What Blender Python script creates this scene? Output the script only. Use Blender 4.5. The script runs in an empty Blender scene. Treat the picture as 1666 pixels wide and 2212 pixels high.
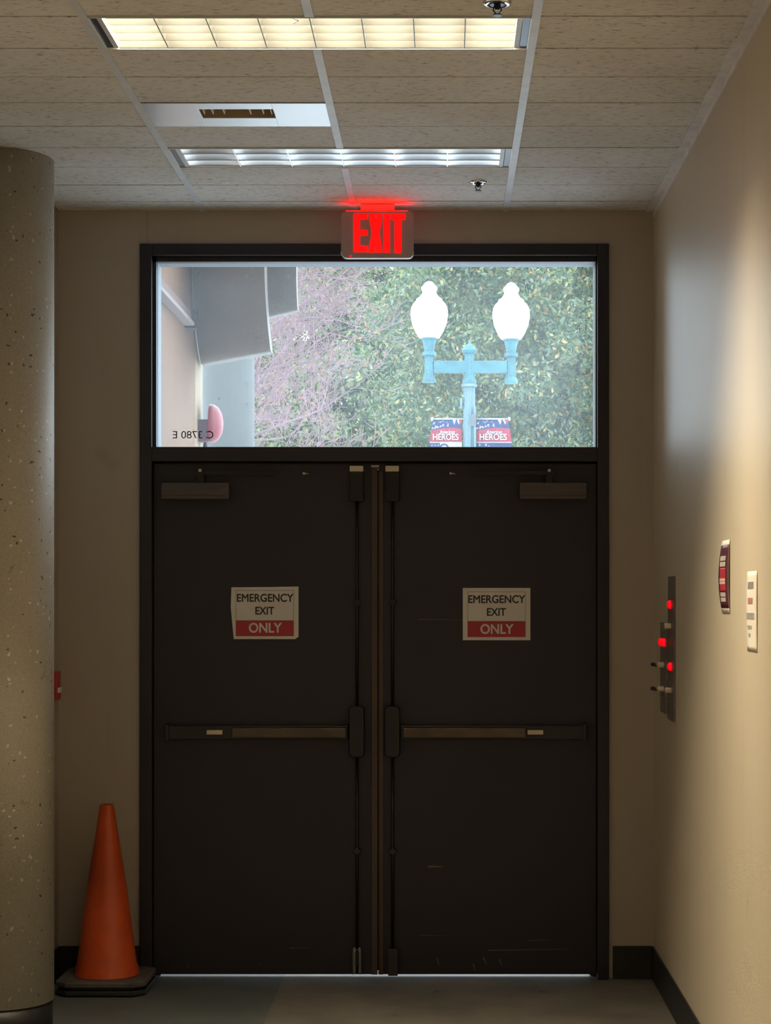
import bpy, math, random
import numpy as np
from mathutils import Vector, Matrix

# ------------------------------------------------------------------ camera, world, light, exposure
S = bpy.context.scene
COL = S.collection
PI = math.pi
F = 4205.0            # focal length in pixels of the 1666 x 2212 frame
EYE = 1.531           # camera height in metres; camera looks straight along +Y

cam = bpy.data.cameras.new('camera')
cam.sensor_fit = 'AUTO'; cam.sensor_width = 36.0
cam.lens = F / 2212 * 36.0
cam.shift_x = -129 / 2212
cam.shift_y = 189 / 2212
cam.clip_start = 0.05; cam.clip_end = 400
co = bpy.data.objects.new('camera', cam); COL.objects.link(co)
co.location = (0, 0, EYE); co.rotation_euler = (PI / 2, 0, 0)
S.camera = co

W = bpy.data.worlds.new('overcast_sky'); S.world = W; W.use_nodes = True
bg = W.node_tree.nodes['Background']
bg.inputs[0].default_value = (0.78, 0.89, 1.0, 1); bg.inputs[1].default_value = 5.3

S.view_settings.view_transform = 'Standard'; S.view_settings.look = 'None'
S.view_settings.gamma = 1; S.view_settings.use_curve_mapping = False
S.view_settings.exposure = 0.0

def area(name, loc, sx, sy, power, col, spread=PI, rot=(0, 0, 0)):
    l = bpy.data.lights.new(name, 'AREA'); l.shape = 'RECTANGLE'; l.size = sx; l.size_y = sy
    l.energy = power; l.color = col; l.spread = spread
    o = bpy.data.objects.new(name, l); COL.objects.link(o); o.location = loc; o.rotation_euler = rot
    return o
WARM = (1.0, 0.86, 0.62)
CZ = 3.101            # ceiling height
# the lit troffers further back along the corridor ceiling, out of the frame
for k, yy in enumerate((2.34, -0.71)):
    area('ceiling_lamp', (-0.366, yy, CZ - 0.02), 1.15, 0.26, 85, WARM, math.radians(105))

# ------------------------------------------------------------------ helpers
def P(x, y, d):       # frame pixel at distance d -> point in metres
    return Vector(((x - 962) * d / F, d, EYE + (1295 - y) * d / F))

class MB:
    def __init__(s): s.v = []; s.f = []; s.m = []; s.s = []
    def add(s, vs, fs, mi=0, smooth=False):
        b = len(s.v); s.v += [tuple(v) for v in vs]
        for f in fs: s.f.append(tuple(b + i for i in f)); s.m.append(mi); s.s.append(smooth)
        return s
    def box(s, x0, x1, y0, y1, z0, z1, mi=0):
        v = [(x, y, z) for x in (x0, x1) for y in (y0, y1) for z in (z0, z1)]
        return s.add(v, [(0, 1, 3, 2), (4, 6, 7, 5), (0, 4, 5, 1), (2, 3, 7, 6), (0, 2, 6, 4), (1, 5, 7, 3)], mi)
    def prism(s, pts, axis, a0, a1, mi=0, smooth=False):   # polygon extruded along an axis; pts in the other two
        def mk(p, a):
            if axis == 'x': return (a, p[0], p[1])
            if axis == 'y': return (p[0], a, p[1])
            return (p[0], p[1], a)
        n = len(pts); v = [mk(p, a0) for p in pts] + [mk(p, a1) for p in pts]
        s.add(v, [tuple(range(n)), tuple(range(2 * n - 1, n - 1, -1))], mi)
        b = len(s.v) - 2 * n
        for i in range(n):
            j = (i + 1) % n
            s.f.append((b + i, b + j, b + n + j, b + n + i)); s.m.append(mi); s.s.append(smooth)
        return s
    def lathe(s, prof, c=(0, 0, 0), axis='z', n=24, mi=0, flute=None):   # prof: (r, h)
        vs = []
        for k, (r, h) in enumerate(prof):
            for i in range(n):
                a = 2 * PI * i / n; rr = r
                if flute and flute[0] <= k <= flute[1]: rr = r * (1 if i % 2 else 0.88)
                p = (rr * math.cos(a), rr * math.sin(a), h)
                if axis == 'x': p = (p[2], p[0], p[1])
                elif axis == 'y': p = (p[0], p[2], p[1])
                vs.append((p[0] + c[0], p[1] + c[1], p[2] + c[2]))
        fs = [(k * n + i, k * n + (i + 1) % n, (k + 1) * n + (i + 1) % n, (k + 1) * n + i) for k in range(len(prof) - 1) for i in range(n)]
        s.add(vs, fs, mi, flute is None)
        s.add(vs[:n], [tuple(range(n - 1, -1, -1))], mi); s.add(vs[-n:], [tuple(range(n))], mi)
        return s
    def tube(s, pts, rad, n=6, mi=0):
        pts = [Vector(p) for p in pts]
        if not isinstance(rad, (list, tuple)): rad = [rad] * len(pts)
        vs = []
        for i, p in enumerate(pts):
            d = (pts[min(i + 1, len(pts) - 1)] - pts[max(i - 1, 0)]).normalized()
            u = d.cross(Vector((0, 0, 1)) if abs(d.z) < .9 else Vector((1, 0, 0))).normalized(); w = d.cross(u)
            for k in range(n):
                a = 2 * PI * k / n; vs.append(p + (u * math.cos(a) + w * math.sin(a)) * rad[i])
        fs = [(i * n + k, i * n + (k + 1) % n, (i + 1) * n + (k + 1) % n, (i + 1) * n + k) for i in range(len(pts) - 1) for k in range(n)]
        fs += [tuple(range(n - 1, -1, -1)), tuple((len(pts) - 1) * n + k for k in range(n))]
        return s.add(vs, fs, mi, n > 4)
    def build(s, name, mats, parent=None, bevel=0, seg=2, recalc=True):
        me = bpy.data.meshes.new(name); me.from_pydata(s.v, [], s.f)
        for m in (mats if isinstance(mats, (list, tuple)) else [mats]): me.materials.append(m)
        me.polygons.foreach_set('material_index', s.m); me.polygons.foreach_set('use_smooth', s.s)
        if recalc:
            import bmesh
            bm = bmesh.new(); bm.from_mesh(me); bmesh.ops.recalc_face_normals(bm, faces=bm.faces); bm.to_mesh(me); bm.free()
        me.update()
        o = bpy.data.objects.new(name, me); COL.objects.link(o)
        if parent: attach(o, parent)
        if bevel:
            b = o.modifiers.new('bevel', 'BEVEL'); b.width = bevel; b.segments = seg; b.limit_method = 'ANGLE'
        return o

def attach(o, parent):      # parts are modelled in place; keep them there
    o.parent = parent
    if parent.type == 'EMPTY': o.matrix_parent_inverse = Matrix.Translation(parent.location).inverted()

def tag(o, label, cat=None, group=None, kind=None):
    o['label'] = label
    if cat: o['category'] = cat
    if group: o['group'] = group
    if kind: o['kind'] = kind
    return o
def empty(name, loc, label, cat, group=None, kind=None):
    o = bpy.data.objects.new(name, None); COL.objects.link(o); o.location = loc; o.empty_display_size = .1
    return tag(o, label, cat, group, kind)

def text(name, s, x0, x1, z0, z1, y, mat, parent=None, depth=.0006, face='-y', shear=0, bold=0, fat=0):
    c = bpy.data.curves.new(name, 'FONT'); c.body = s; c.size = 1; c.shear = shear; c.offset = 0
    o = bpy.data.objects.new(name, c); COL.objects.link(o)
    dg = bpy.context.evaluated_depsgraph_get(); dg.update()
    me = bpy.data.meshes.new_from_object(o.evaluated_get(dg)); bpy.data.objects.remove(o)
    n = len(me.vertices); a = np.empty(n * 3, 'f'); me.vertices.foreach_get('co', a); a = a.reshape(-1, 3)
    lo = a.min(0); hi = a.max(0)
    u = (a[:, 0] - lo[0]) / (hi[0] - lo[0]); w = (a[:, 1] - lo[1]) / (hi[1] - lo[1])
    if face == '+y': u = 1 - u
    b = np.stack([x0 + u * (x1 - x0), np.full(n, y), z0 + w * (z1 - z0)], 1).astype('f')
    if fat:
        fs = [tuple(p.vertices) for p in me.polygons]; vs = []; ff = []
        for k, (dx, dz) in enumerate(((-1, 0), (1, 0), (0, 1), (0, -1), (.7, .7), (-.7, .7), (.7, -.7), (-.7, -.7))):
            q = b.copy(); q[:, 0] += dx * fat; q[:, 2] += dz * fat; q[:, 1] -= k * .00002; vs += [tuple(v) for v in q]; ff += [tuple(i + k * n for i in f) for f in fs]
        me = bpy.data.meshes.new(name); me.from_pydata(vs, [], ff)
    else: me.vertices.foreach_set('co', b.ravel())
    me.materials.clear(); me.materials.append(mat); me.update(); me.name = name
    r = bpy.data.objects.new(name, me); COL.objects.link(r)
    if parent: attach(r, parent)
    return r

# ------------------------------------------------------------------ materials
def nt(name):
    m = bpy.data.materials.new(name); m.use_nodes = True
    return m, m.node_tree, m.node_tree.nodes['Principled BSDF']
def lk(t, a, b): t.links.new(a, b)
def noise(t, scale, detail=3, rough=.5, sc=None, coord='Object'):
    n = t.nodes.new('ShaderNodeTexNoise'); n.inputs['Scale'].default_value = scale; n.inputs['Detail'].default_value = detail
    n.inputs['Roughness'].default_value = rough
    tc = t.nodes.new('ShaderNodeTexCoord'); mp = t.nodes.new('ShaderNodeMapping')
    if sc: mp.inputs['Scale'].default_value = sc
    lk(t, tc.outputs[coord], mp.inputs[0]); lk(t, mp.outputs[0], n.inputs[0])
    return n
def ramp(t, src, stops):
    r = t.nodes.new('ShaderNodeValToRGB')
    while len(r.color_ramp.elements) < len(stops): r.color_ramp.elements.new(.5)
    for e, (p, c) in zip(r.color_ramp.elements, stops): e.position = p; e.color = (*c, 1)
    lk(t, src, r.inputs[0]); return r
def mix(t, fac, a, b, mode='MIX'):
    n = t.nodes.new('ShaderNodeMix'); n.data_type = 'RGBA'; n.blend_type = mode
    for i, v in ((0, fac), (6, a), (7, b)):
        if hasattr(v, 'links'): lk(t, v, n.inputs[i])
        elif i == 0: n.inputs[0].default_value = v
        else: n.inputs[i].default_value = (*v, 1)
    return n.outputs[2]
def bump(t, b, h, st=.3, dist=.01):
    n = t.nodes.new('ShaderNodeBump'); n.inputs['Strength'].default_value = st; n.inputs['Distance'].default_value = dist
    lk(t, h, n.inputs['Height']); lk(t, n.outputs[0], b.inputs['Normal'])
def plain(name, c, rough=.6, metal=0, var=.12, scale=8, sc=None, emit=None, est=1, bm=0):
    m, t, b = nt(name)
    n = noise(t, scale, 4, .6, sc)
    r = ramp(t, n.outputs[0], [(.3, tuple(x * (1 - var) for x in c)), (.7, tuple(min(1, x * (1 + var)) for x in c))])
    lk(t, r.outputs[0], b.inputs['Base Color']); b.inputs['Roughness'].default_value = rough; b.inputs['Metallic'].default_value = metal
    if emit: b.inputs['Emission Color'].default_value = (*emit, 1); b.inputs['Emission Strength'].default_value = est
    if bm: bump(t, b, noise(t, scale * 12).outputs[0], bm, .002)
    return m

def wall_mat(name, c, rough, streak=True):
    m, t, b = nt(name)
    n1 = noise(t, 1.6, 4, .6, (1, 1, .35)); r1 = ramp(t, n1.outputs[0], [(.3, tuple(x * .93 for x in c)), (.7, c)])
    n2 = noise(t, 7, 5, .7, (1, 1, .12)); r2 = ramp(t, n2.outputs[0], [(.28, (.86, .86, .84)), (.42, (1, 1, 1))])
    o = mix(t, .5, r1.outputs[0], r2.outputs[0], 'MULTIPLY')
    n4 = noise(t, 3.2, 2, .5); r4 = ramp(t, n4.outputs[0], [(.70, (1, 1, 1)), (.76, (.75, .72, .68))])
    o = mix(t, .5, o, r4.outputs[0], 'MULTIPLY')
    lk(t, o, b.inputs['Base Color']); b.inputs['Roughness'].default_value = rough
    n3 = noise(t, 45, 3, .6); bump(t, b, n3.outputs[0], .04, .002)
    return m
M = {}
M['wall'] = wall_mat('shaded_tan_wall_paint', (.42, .36, .295), .55)  # right wall's paint, darkened here for the dimmer light on the other walls
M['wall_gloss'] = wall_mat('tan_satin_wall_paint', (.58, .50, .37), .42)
M['tape'] = plain('wall_joint', (.30, .25, .2), .7)
M['black_base'] = plain('black_vinyl_base', (.013, .0125, .0125), .5, var=.3)
M['door'] = plain('black_brown_door_paint', (.0135, .0115, .0215), .5, var=.16, scale=3, bm=.04)
M['frame'] = plain('black_frame_paint', (.0125, .0105, .019), .45, var=.2, scale=4)
M['scuff'] = plain('scuffed_paint', (.20, .17, .12), .7)
M['bronze'] = plain('worn_bronze_strip', (.075, .052, .042), .42, .4, var=.2, scale=9, sc=(1, 1, .2))
M['black'] = plain('black_hardware', (.012, .012, .015), .32, .2)
M['closer'] = plain('brown_grey_closer', (.085, .073, .07), .5, .2, var=.15, scale=20, sc=(.3, 1, 3))
M['ivory'] = plain('ivory_metal', (.62, .55, .42), .4, .3)
M['steel'] = plain('brushed_steel', (.42, .41, .40), .32, .9, var=.1, scale=30)
M['plate'] = plain('dark_brushed_plate', (.20, .18, .17), .35, .7, var=.2, scale=30)
M['white_metal'] = plain('white_enamel', (.78, .80, .82), .32, var=.04)
M['chrome'] = plain('chrome', (.8, .8, .82), .12, 1, var=.02)
M['grid'] = plain('painted_grid_tee', (.62, .63, .66), .45, var=.08, scale=12)
M['angle'] = plain('flaking_white_angle', (.72, .70, .70), .6, var=.15, scale=14)
M['reveal'] = plain('pale_aluminium', (.22, .27, .31), .6, 0, var=.05)
M['joint'] = plain('tile_joint', (.16, .125, .08), .9)
M['dark_gap'] = plain('dark_plenum', (.03, .025, .02), .9)
M['paper'] = plain('white_paper', (.66, .63, .58), .6, var=.04, scale=15)
M['paper_warm'] = plain('cream_paper', (.74, .68, .57), .6, var=.03)
M['ink'] = plain('black_ink', (.03, .03, .035), .6)
M['greyink'] = plain('grey_ink', (.20, .19, .18), .6)
M['redink'] = plain('red_ink', (.42, .028, .045), .5, var=.08)
M['pinkink'] = plain('faded_red_ink', (.55, .2, .17), .6)
M['maroon'] = plain('maroon_ink', (.10, .025, .04), .35, var=.3, scale=30)
M['cone'] = plain('orange_cone_plastic', (.60, .085, .02), .33, var=.22, scale=5)
M['rubber'] = plain('dusty_black_rubber', (.075, .065, .057), .8, var=.35, scale=14)
M['rubber_dark'] = plain('black_rubber', (.012, .012, .012), .6)
M['red_plastic'] = plain('red_alarm_paint', (.45, .02, .03), .4)
M['purple_box'] = plain('weathered_maroon_box', (.13, .055, .08), .6)
M['sign_shell'] = plain('translucent_sign_shell', (.36, .27, .26), .35, var=.03)
M['rim_highlight'] = plain('pale_rim_highlight', (.62, .60, .62), .25)
M['red_lit'] = plain('red_lit_letter', (.3, 0, 0), .4, emit=(1, 0, 0), est=2.2)
M['red_glow'] = plain('red_lit_slot', (.3, 0, 0), .4, emit=(1, 0, 0), est=45)
M['red_jewel'] = plain('red_lit_jewel', (.4, 0, 0), .2, emit=(1, 0, .01), est=.85)
M['globe'] = plain('lit_lamp_globe', (.9, .9, .9), .3, emit=(.92, .97, 1), est=3.2)
M['teal'] = plain('teal_post_paint', (.035, .135, .16), .5, var=.25, scale=9)
M['teal_worn'] = plain('worn_grey_green_post', (.10, .17, .19), .6, var=.3, scale=5, sc=(3, 3, .3))
M['clamp'] = plain('dull_grey_clamp', (.10, .10, .11), .6)
M['tube'] = plain('lit_fluorescent_tube', (1, 1, 1), .4, emit=(1, .82, .5), est=4)
M['louvre'] = plain('satin_louvre', (.036, .036, .032), .4, var=.02)
M['louvre_off'] = plain('bright_reflector', (.88, .89, .90), .3, .75, var=.03)
M['navy'] = plain('navy_cloth', (.012, .025, .10), .7, var=.3, scale=9)
M['banner_red'] = plain('red_cloth', (.26, .018, .035), .7)
M['banner_white'] = plain('white_cloth', (.30, .30, .31), .7)
M['skin_print'] = plain('orange_print', (.6, .22, .12), .7)
M['glass_ink'] = plain('dark_glass_lettering', (.008, .009, .01), .6)
M['pink_wood'] = plain('pink_painted_rail', (.17, .11, .095), .6)
M['yellow_board'] = plain('pale_yellow_board', (.27, .20, .12), .7)

def ceiling_mat():
    m, t, b = nt('fissured_acoustic_tile')
    n = noise(t, 95, 4, .65, (.42, 1, 1)); r = ramp(t, n.outputs[0], [(.31, (.27, .25, .23)), (.41, (.68, .655, .615)), (.6, (.76, .735, .70))])
    n2 = noise(t, 2.2, 3); r2 = ramp(t, n2.outputs[0], [(.35, (.90, .88, .84)), (.65, (1, 1, 1))])
    o = mix(t, 1, r.outputs[0], r2.outputs[0], 'MULTIPLY')
    lk(t, o, b.inputs['Base Color']); b.inputs['Roughness'].default_value = .85
    bump(t, b, n.outputs[0], .6, .004); return m
M['tile'] = ceiling_mat()

def concrete_agg(name, c, dark, light, big=1.0):
    m, t, b = nt(name)
    n = noise(t, 2.0 / big, 5, .6); r = ramp(t, n.outputs[0], [(.3, tuple(x * .85 for x in c)), (.7, c)])
    v = t.nodes.new('ShaderNodeTexVoronoi'); v.inputs['Scale'].default_value = 42 / big
    tc = t.nodes.new('ShaderNodeTexCoord'); dn = noise(t, 30 / big, 3, .6); va = t.nodes.new('ShaderNodeVectorMath'); va.operation = 'MULTIPLY_ADD'; va.inputs[1].default_value = (.035 * big,) * 3
    lk(t, dn.outputs['Color'], va.inputs[0]); lk(t, tc.outputs['Object'], va.inputs[2]); lk(t, va.outputs[0], v.inputs['Vector'])
    rd = t.nodes.new('ShaderNodeSeparateColor'); lk(t, v.outputs['Color'], rd.inputs[0])
    a = ramp(t, v.outputs['Distance'], [(.16, (1, 1, 1)), (.24, (0, 0, 0))])
    k1 = ramp(t, rd.outputs[0], [(.80, (0, 0, 0)), (.81, (1, 1, 1))])
    k2 = ramp(t, rd.outputs[1], [(.62, (0, 0, 0)), (.63, (1, 1, 1))])
    f1 = mix(t, 1, a.outputs[0], k1.outputs[0], 'MULTIPLY'); f2 = mix(t, 1, a.outputs[0], k2.outputs[0], 'MULTIPLY')
    o = mix(t, f2, r.outputs[0], light); o = mix(t, f1, o, dark)
    n5 = noise(t, 9 / big, 4, .7); r5 = ramp(t, n5.outputs[0], [(.27, (.45, .42, .36)), (.36, (1, 1, 1))])
    o = mix(t, .8, o, r5.outputs[0], 'MULTIPLY')
    n6 = noise(t, 120 / big, 3, .6); r6 = ramp(t, n6.outputs[0], [(.35, (.86, .86, .84)), (.6, (1, 1, 1))])
    o = mix(t, 1, o, r6.outputs[0], 'MULTIPLY')
    lk(t, o, b.inputs['Base Color']); b.inputs['Roughness'].default_value = .6
    bump(t, b, n6.outputs[0], .25, .004); return m
M['agg'] = concrete_agg('exposed_aggregate_concrete', (.50, .45, .36), (.10, .09, .06), (.78, .74, .62))
M['agg_out'] = concrete_agg('grey_speckled_concrete', (.095, .10, .095), (.02, .025, .02), (.12, .12, .12), 2.2)
M['fascia'] = concrete_agg('smooth_cast_concrete', (.235, .205, .18), (.13, .13, .12), (.3, .3, .3), 1.6)
M['outwall'] = plain('brown_formed_concrete', (.19, .105, .06), .8, var=.12, scale=7, sc=(1, 3, .25))

def floor_mat():
    m, t, b = nt('worn_sealed_floor')
    n = noise(t, 2.5, 6, .65, (1, .9, 1)); r = ramp(t, n.outputs[0], [(.3, (.09, .08, .066)), (.5, (.14, .123, .10)), (.72, (.18, .16, .13))])
    n2 = noise(t, 3, 4, .6); g = ramp(t, n2.outputs[0], [(.3, (.06, .068, .064)), (.7, (.095, .103, .095))])
    tc = t.nodes.new('ShaderNodeTexCoord'); sx = t.nodes.new('ShaderNodeSeparateXYZ'); lk(t, tc.outputs['Object'], sx.inputs[0])
    k = t.nodes.new('ShaderNodeMath'); k.operation = 'GREATER_THAN'; k.inputs[1].default_value = -.655; lk(t, sx.outputs[0], k.inputs[0])
    o = mix(t, k.outputs[0], g.outputs[0], r.outputs[0])
    n3 = noise(t, 9, 3, .5, (1, 1, 1)); r3 = ramp(t, n3.outputs[0], [(.25, (.3, .25, .2)), (.31, (1, 1, 1))])
    o = mix(t, 1, o, r3.outputs[0], 'MULTIPLY')
    lk(t, o, b.inputs['Base Color']); b.inputs['Roughness'].default_value = .62; bump(t, b, n.outputs[0], .2, .004)
    return m
M['floor'] = floor_mat()
M['ground'] = plain('pale_pavement', (.62, .62, .62), .8)

def glass_mat():
    m, t, b = nt('hazy_window_glass'); t.nodes.remove(b)
    out = t.nodes['Material Output']
    tr = t.nodes.new('ShaderNodeBsdfTransparent'); tr.inputs[0].default_value = (.95, .98, .98, 1)
    gl = t.nodes.new('ShaderNodeBsdfGlossy'); gl.inputs['Roughness'].default_value = .03
    ds = t.nodes.new('ShaderNodeBsdfTranslucent'); ds.inputs[0].default_value = (.80, .90, 1, 1)  # bluish translucent share stands in for the haze over the outside view
    n = noise(t, 3, 5, .7); r = ramp(t, n.outputs[0], [(.3, (.042, .042, .042)), (.75, (.064, .064, .064))])
    n2 = noise(t, 160, 2, .5); r2 = ramp(t, n2.outputs[0], [(.77, (0, 0, 0)), (.80, (.35, .35, .35))])
    f = mix(t, 1, r.outputs[0], r2.outputs[0], 'ADD')
    s1 = t.nodes.new('ShaderNodeMixShader'); s2 = t.nodes.new('ShaderNodeMixShader')
    lk(t, f, s1.inputs[0]); lk(t, tr.outputs[0], s1.inputs[1]); lk(t, ds.outputs[0], s1.inputs[2])
    s2.inputs[0].default_value = .012; lk(t, s1.outputs[0], s2.inputs[1]); lk(t, gl.outputs[0], s2.inputs[2])
    lk(t, s2.outputs[0], out.inputs[0]); return m
M['glass'] = glass_mat()

def leaf_mat(name, stops, trans=.35):
    m, t, b = nt(name); t.nodes.remove(b); out = t.nodes['Material Output']
    g = t.nodes.new('ShaderNodeNewGeometry'); r = ramp(t, g.outputs['Random Per Island'], stops)
    d = t.nodes.new('ShaderNodeBsdfDiffuse'); tl = t.nodes.new('ShaderNodeBsdfTranslucent'); gl = t.nodes.new('ShaderNodeBsdfGlossy')
    gl.inputs['Roughness'].default_value = .35; gl.inputs[0].default_value = (.8, .9, 1, 1)
    lk(t, r.outputs[0], d.inputs[0]); lk(t, r.outputs[0], tl.inputs[0])
    s = t.nodes.new('ShaderNodeMixShader'); s.inputs[0].default_value = trans; lk(t, d.outputs[0], s.inputs[1]); lk(t, tl.outputs[0], s.inputs[2])
    s2 = t.nodes.new('ShaderNodeMixShader'); s2.inputs[0].default_value = .05; lk(t, s.outputs[0], s2.inputs[1]); lk(t, gl.outputs[0], s2.inputs[2])
    lk(t, s2.outputs[0], out.inputs[0]); return m
M['leaf'] = leaf_mat('glossy_green_leaf', [(0, (.07, .12, .07)), (.45, (.125, .185, .095)), (.8, (.24, .28, .13)), (.92, (.40, .37, .11)), (.98, (.50, .26, .09))])
M['leaf2'] = leaf_mat('pale_green_leaf', [(0, (.12, .17, .08)), (.6, (.26, .34, .15)), (.95, (.42, .44, .17))])
M['leaf_dry'] = leaf_mat('withered_leaf', [(0, (.26, .09, .05)), (.6, (.34, .16, .09)), (1, (.38, .26, .10))])
M['bark'] = plain('dark_bark', (.05, .045, .045), .9)
M['twig'] = plain('purple_grey_twig', (.22, .132, .145), .6, var=.3, scale=2)

# ------------------------------------------------------------------ room shell
XL, XR, YW, YB = -1.5626, .842, 7.86, -4.0
def st(name, mb, mat, label, cat='room', **k):
    o = mb.build(name, mat, **k); return tag(o, label, cat, kind='structure')
st('floor', MB().box(XL - .1, XR + .1, YB, YW + .16, -.1, 0), M['floor'], 'worn smooth floor, greenish on the left and brown on the right', 'floor')
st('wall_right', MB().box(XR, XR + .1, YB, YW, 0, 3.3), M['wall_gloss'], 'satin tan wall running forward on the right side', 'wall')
wl = MB(); wl.box(XL - .1, XL, YB, 6.742, 0, 3.3); wl.box(XL - .1, XL, 7.15, YW, 0, 3.3)
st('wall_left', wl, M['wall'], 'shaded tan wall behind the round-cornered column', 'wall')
OX0, OX1, OZ = -1.222, .652, 2.957     # opening in the end wall
wb = MB(); wb.box(XL - .1, OX0, YW, YW + .16, 0, 3.3); wb.box(OX1, XR + .1, YW, YW + .16, 0, 3.3); wb.box(OX0, OX1, YW, YW + .16, OZ, 3.3)
WB = st('wall_back', wb, M['wall'], 'tan end wall around the black double doors', 'wall')
MB().box(-1.2055, -1.2035, YW - .0015, YW + .001, 2.968, CZ).build('joint', M['tape'], WB)
st('wall_front', MB().box(XL - .1, XR + .1, YB - .1, YB, 0, 3.3), M['wall'], 'tan wall closing the corridor behind the viewer', 'wall')

XS = [-1.5626, -.976, -.366, .245, XR]
c = MB(); y0 = YW - .18
rows = [(y0, YW)]
while rows[-1][0] > YB: rows.append((rows[-1][0] - .3048, rows[-1][0]))
skip = {(5.24, 1), (5.24, 2), (6.77, 1), (6.77, 2), (6.16, 1)}
random.seed(4)
for a, b in rows:
    for i in range(4):
        if any(abs(a - s[0]) < .03 and i == s[1] for s in skip): continue
        g = .0045; dz = random.uniform(0, .0015)
        c.box(XS[i] + .003, XS[i + 1] - .003, max(a, YB) + g, b - g, CZ + dz, CZ + .016)
c.box(XL, XR, YB, YW, 3.26, 3.29, 1)
for a, b in rows:
    for i in range(4):
        if any(abs(e - s[0] - o_) < .03 and i == s[1] for s in skip for e, o_ in ((a, 0), (a, .3048)) ): continue
        c.box(XS[i] + .003, XS[i + 1] - .003, a - .006, a + .006, CZ + .005, CZ + .007, 2)
st('ceiling', c, [M['tile'], M['dark_gap'], M['joint']], 'suspended ceiling of fissured acoustic tiles laid in rows', 'ceiling', bevel=0)
n = 1
for i, nm in ((1, 'left'), (2, 'middle'), (3, 'right')):
    X = XS[i]; t_ = MB()
    if i == 2: segs = [(YB, 5.24), (5.55, 6.765), (7.08, YW)]
    else: segs = [(YB, YW)]
    for a, b in segs:
        yy = b
        while yy > a:
            y1 = max(a, yy - .3048 * 2); t_.box(X - .0125, X + .0125, y1 + .0006, yy, CZ - .003, CZ + .004); yy = y1
        t_.box(X - .002, X + .002, a, b, CZ + .004, CZ + .035)
    st('trim_%d' % n, t_, M['grid'], 'pale metal ceiling grid bar, %s one of the three running towards the doors' % nm, 'ceiling grid'); n += 1
random.seed(8)
t_ = MB(); yy = YW
while yy > YB:
    y1 = yy - random.uniform(.12, .5); w = .030 + random.uniform(-.003, .004)
    t_.box(XR - w, XR, y1 + .001, yy, CZ - .004, CZ); yy = y1
t_.box(XR - .0025, XR, YB, YW, CZ - .028, CZ - .005)
st('trim_4', t_, M['angle'], 'flaking white angle where the ceiling meets the right wall', 'ceiling trim')
# baseboards
st('baseboard_back', MB().box(.676, XR - .008, YW - .008, YW, 0, .133).box(XL + .008, -1.232, YW - .008, YW, 0, .133), M['black_base'], 'black baseboard on the end wall beside the door frame', 'baseboard', bevel=.002)
st('baseboard_right', MB().box(XR - .008, XR, YB, YW - .008, 0, .133), M['black_base'], 'black baseboard along the right wall', 'baseboard', bevel=.002)
st('baseboard_left', MB().box(XL, XL + .008, 7.16, YW - .008, 0, .133), M['black_base'], 'black baseboard on the left wall behind the column', 'baseboard')

# ------------------------------------------------------------------ door frame, transom, doors
FY = YW - .018
fr = empty('trim_5', (-.285, FY, 0), 'black metal frame around the double doors and transom window', 'door frame', kind='structure')
X0, X1 = -1.232, .660; IX0, IX1 = -1.183, .614; TZ0, TZ1 = 2.088, 2.146
fz1 = 2.965
MB().box(X0, IX0, FY, YW + .10, 0, fz1).build('jamb', M['frame'], fr, .003)
MB().box(IX1, X1, FY, YW + .10, 0, fz1).build('jamb', M['frame'], fr, .003)
MB().box(IX0, IX1, FY, YW + .10, fz1 - .047, fz1).build('head', M['frame'], fr, .003)
MB().box(IX0, IX1, FY, YW + .10, TZ0, TZ1).build('transom_bar', M['frame'], fr, .003)
# glazing stops and door stops
s_ = MB(); gy = YW + .012
s_.box(IX0, IX0 + .014, gy, YW + .05, TZ1, fz1 - .047); s_.box(IX1 - .006, IX1, gy, YW + .05, TZ1, fz1 - .047)
s_.box(IX0, IX1, gy, YW + .05, fz1 - .068, fz1 - .047); s_.build('glazing_stop', M['frame'], fr)
s_ = MB(); s_.box(IX0, IX0 + .024, YW + .0705, YW + .095, 0, TZ0); s_.box(IX1 - .024, IX1, YW + .0705, YW + .095, 0, TZ0); s_.box(IX0, IX1, YW + .0705, YW + .095, TZ0 - .025, TZ0)
s_.build('door_stop', M['frame'], fr)
# outside reveal of the transom, pale metal
s_ = MB(); rz = fz1 - .066
s_.box(-1.23, IX0 + .014, YW + .06, YW + .15, TZ1 - .02, OZ); s_.box(IX1 - .006, .652, YW + .06, YW + .15, TZ1 - .02, OZ)
s_.box(IX0 + .014, IX1 - .006, YW + .06, YW + .15, rz, OZ); s_.box(IX0 + .01, IX1 - .006, YW + .06, YW + .15, TZ1 - .04, TZ1 - .018)
s_.build('outer_reveal', M['reveal'], fr)

win = empty('window_1', (-.285, YW + .03, TZ1), 'wide clear transom window over the double doors', 'window', kind='structure')
MB().box(IX0 + .010, IX1 - .004, YW + .052, YW + .056, TZ1 - .002, rz + .004).build('pane', M['glass'], win)
a = P(373, 947, YW + .05); b = P(461, 931, YW + .05)
text('suite_lettering', 'C 3780 E', a.x, b.x, a.z, b.z, YW + .0515, M['glass_ink'], win, face='+y')

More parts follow.
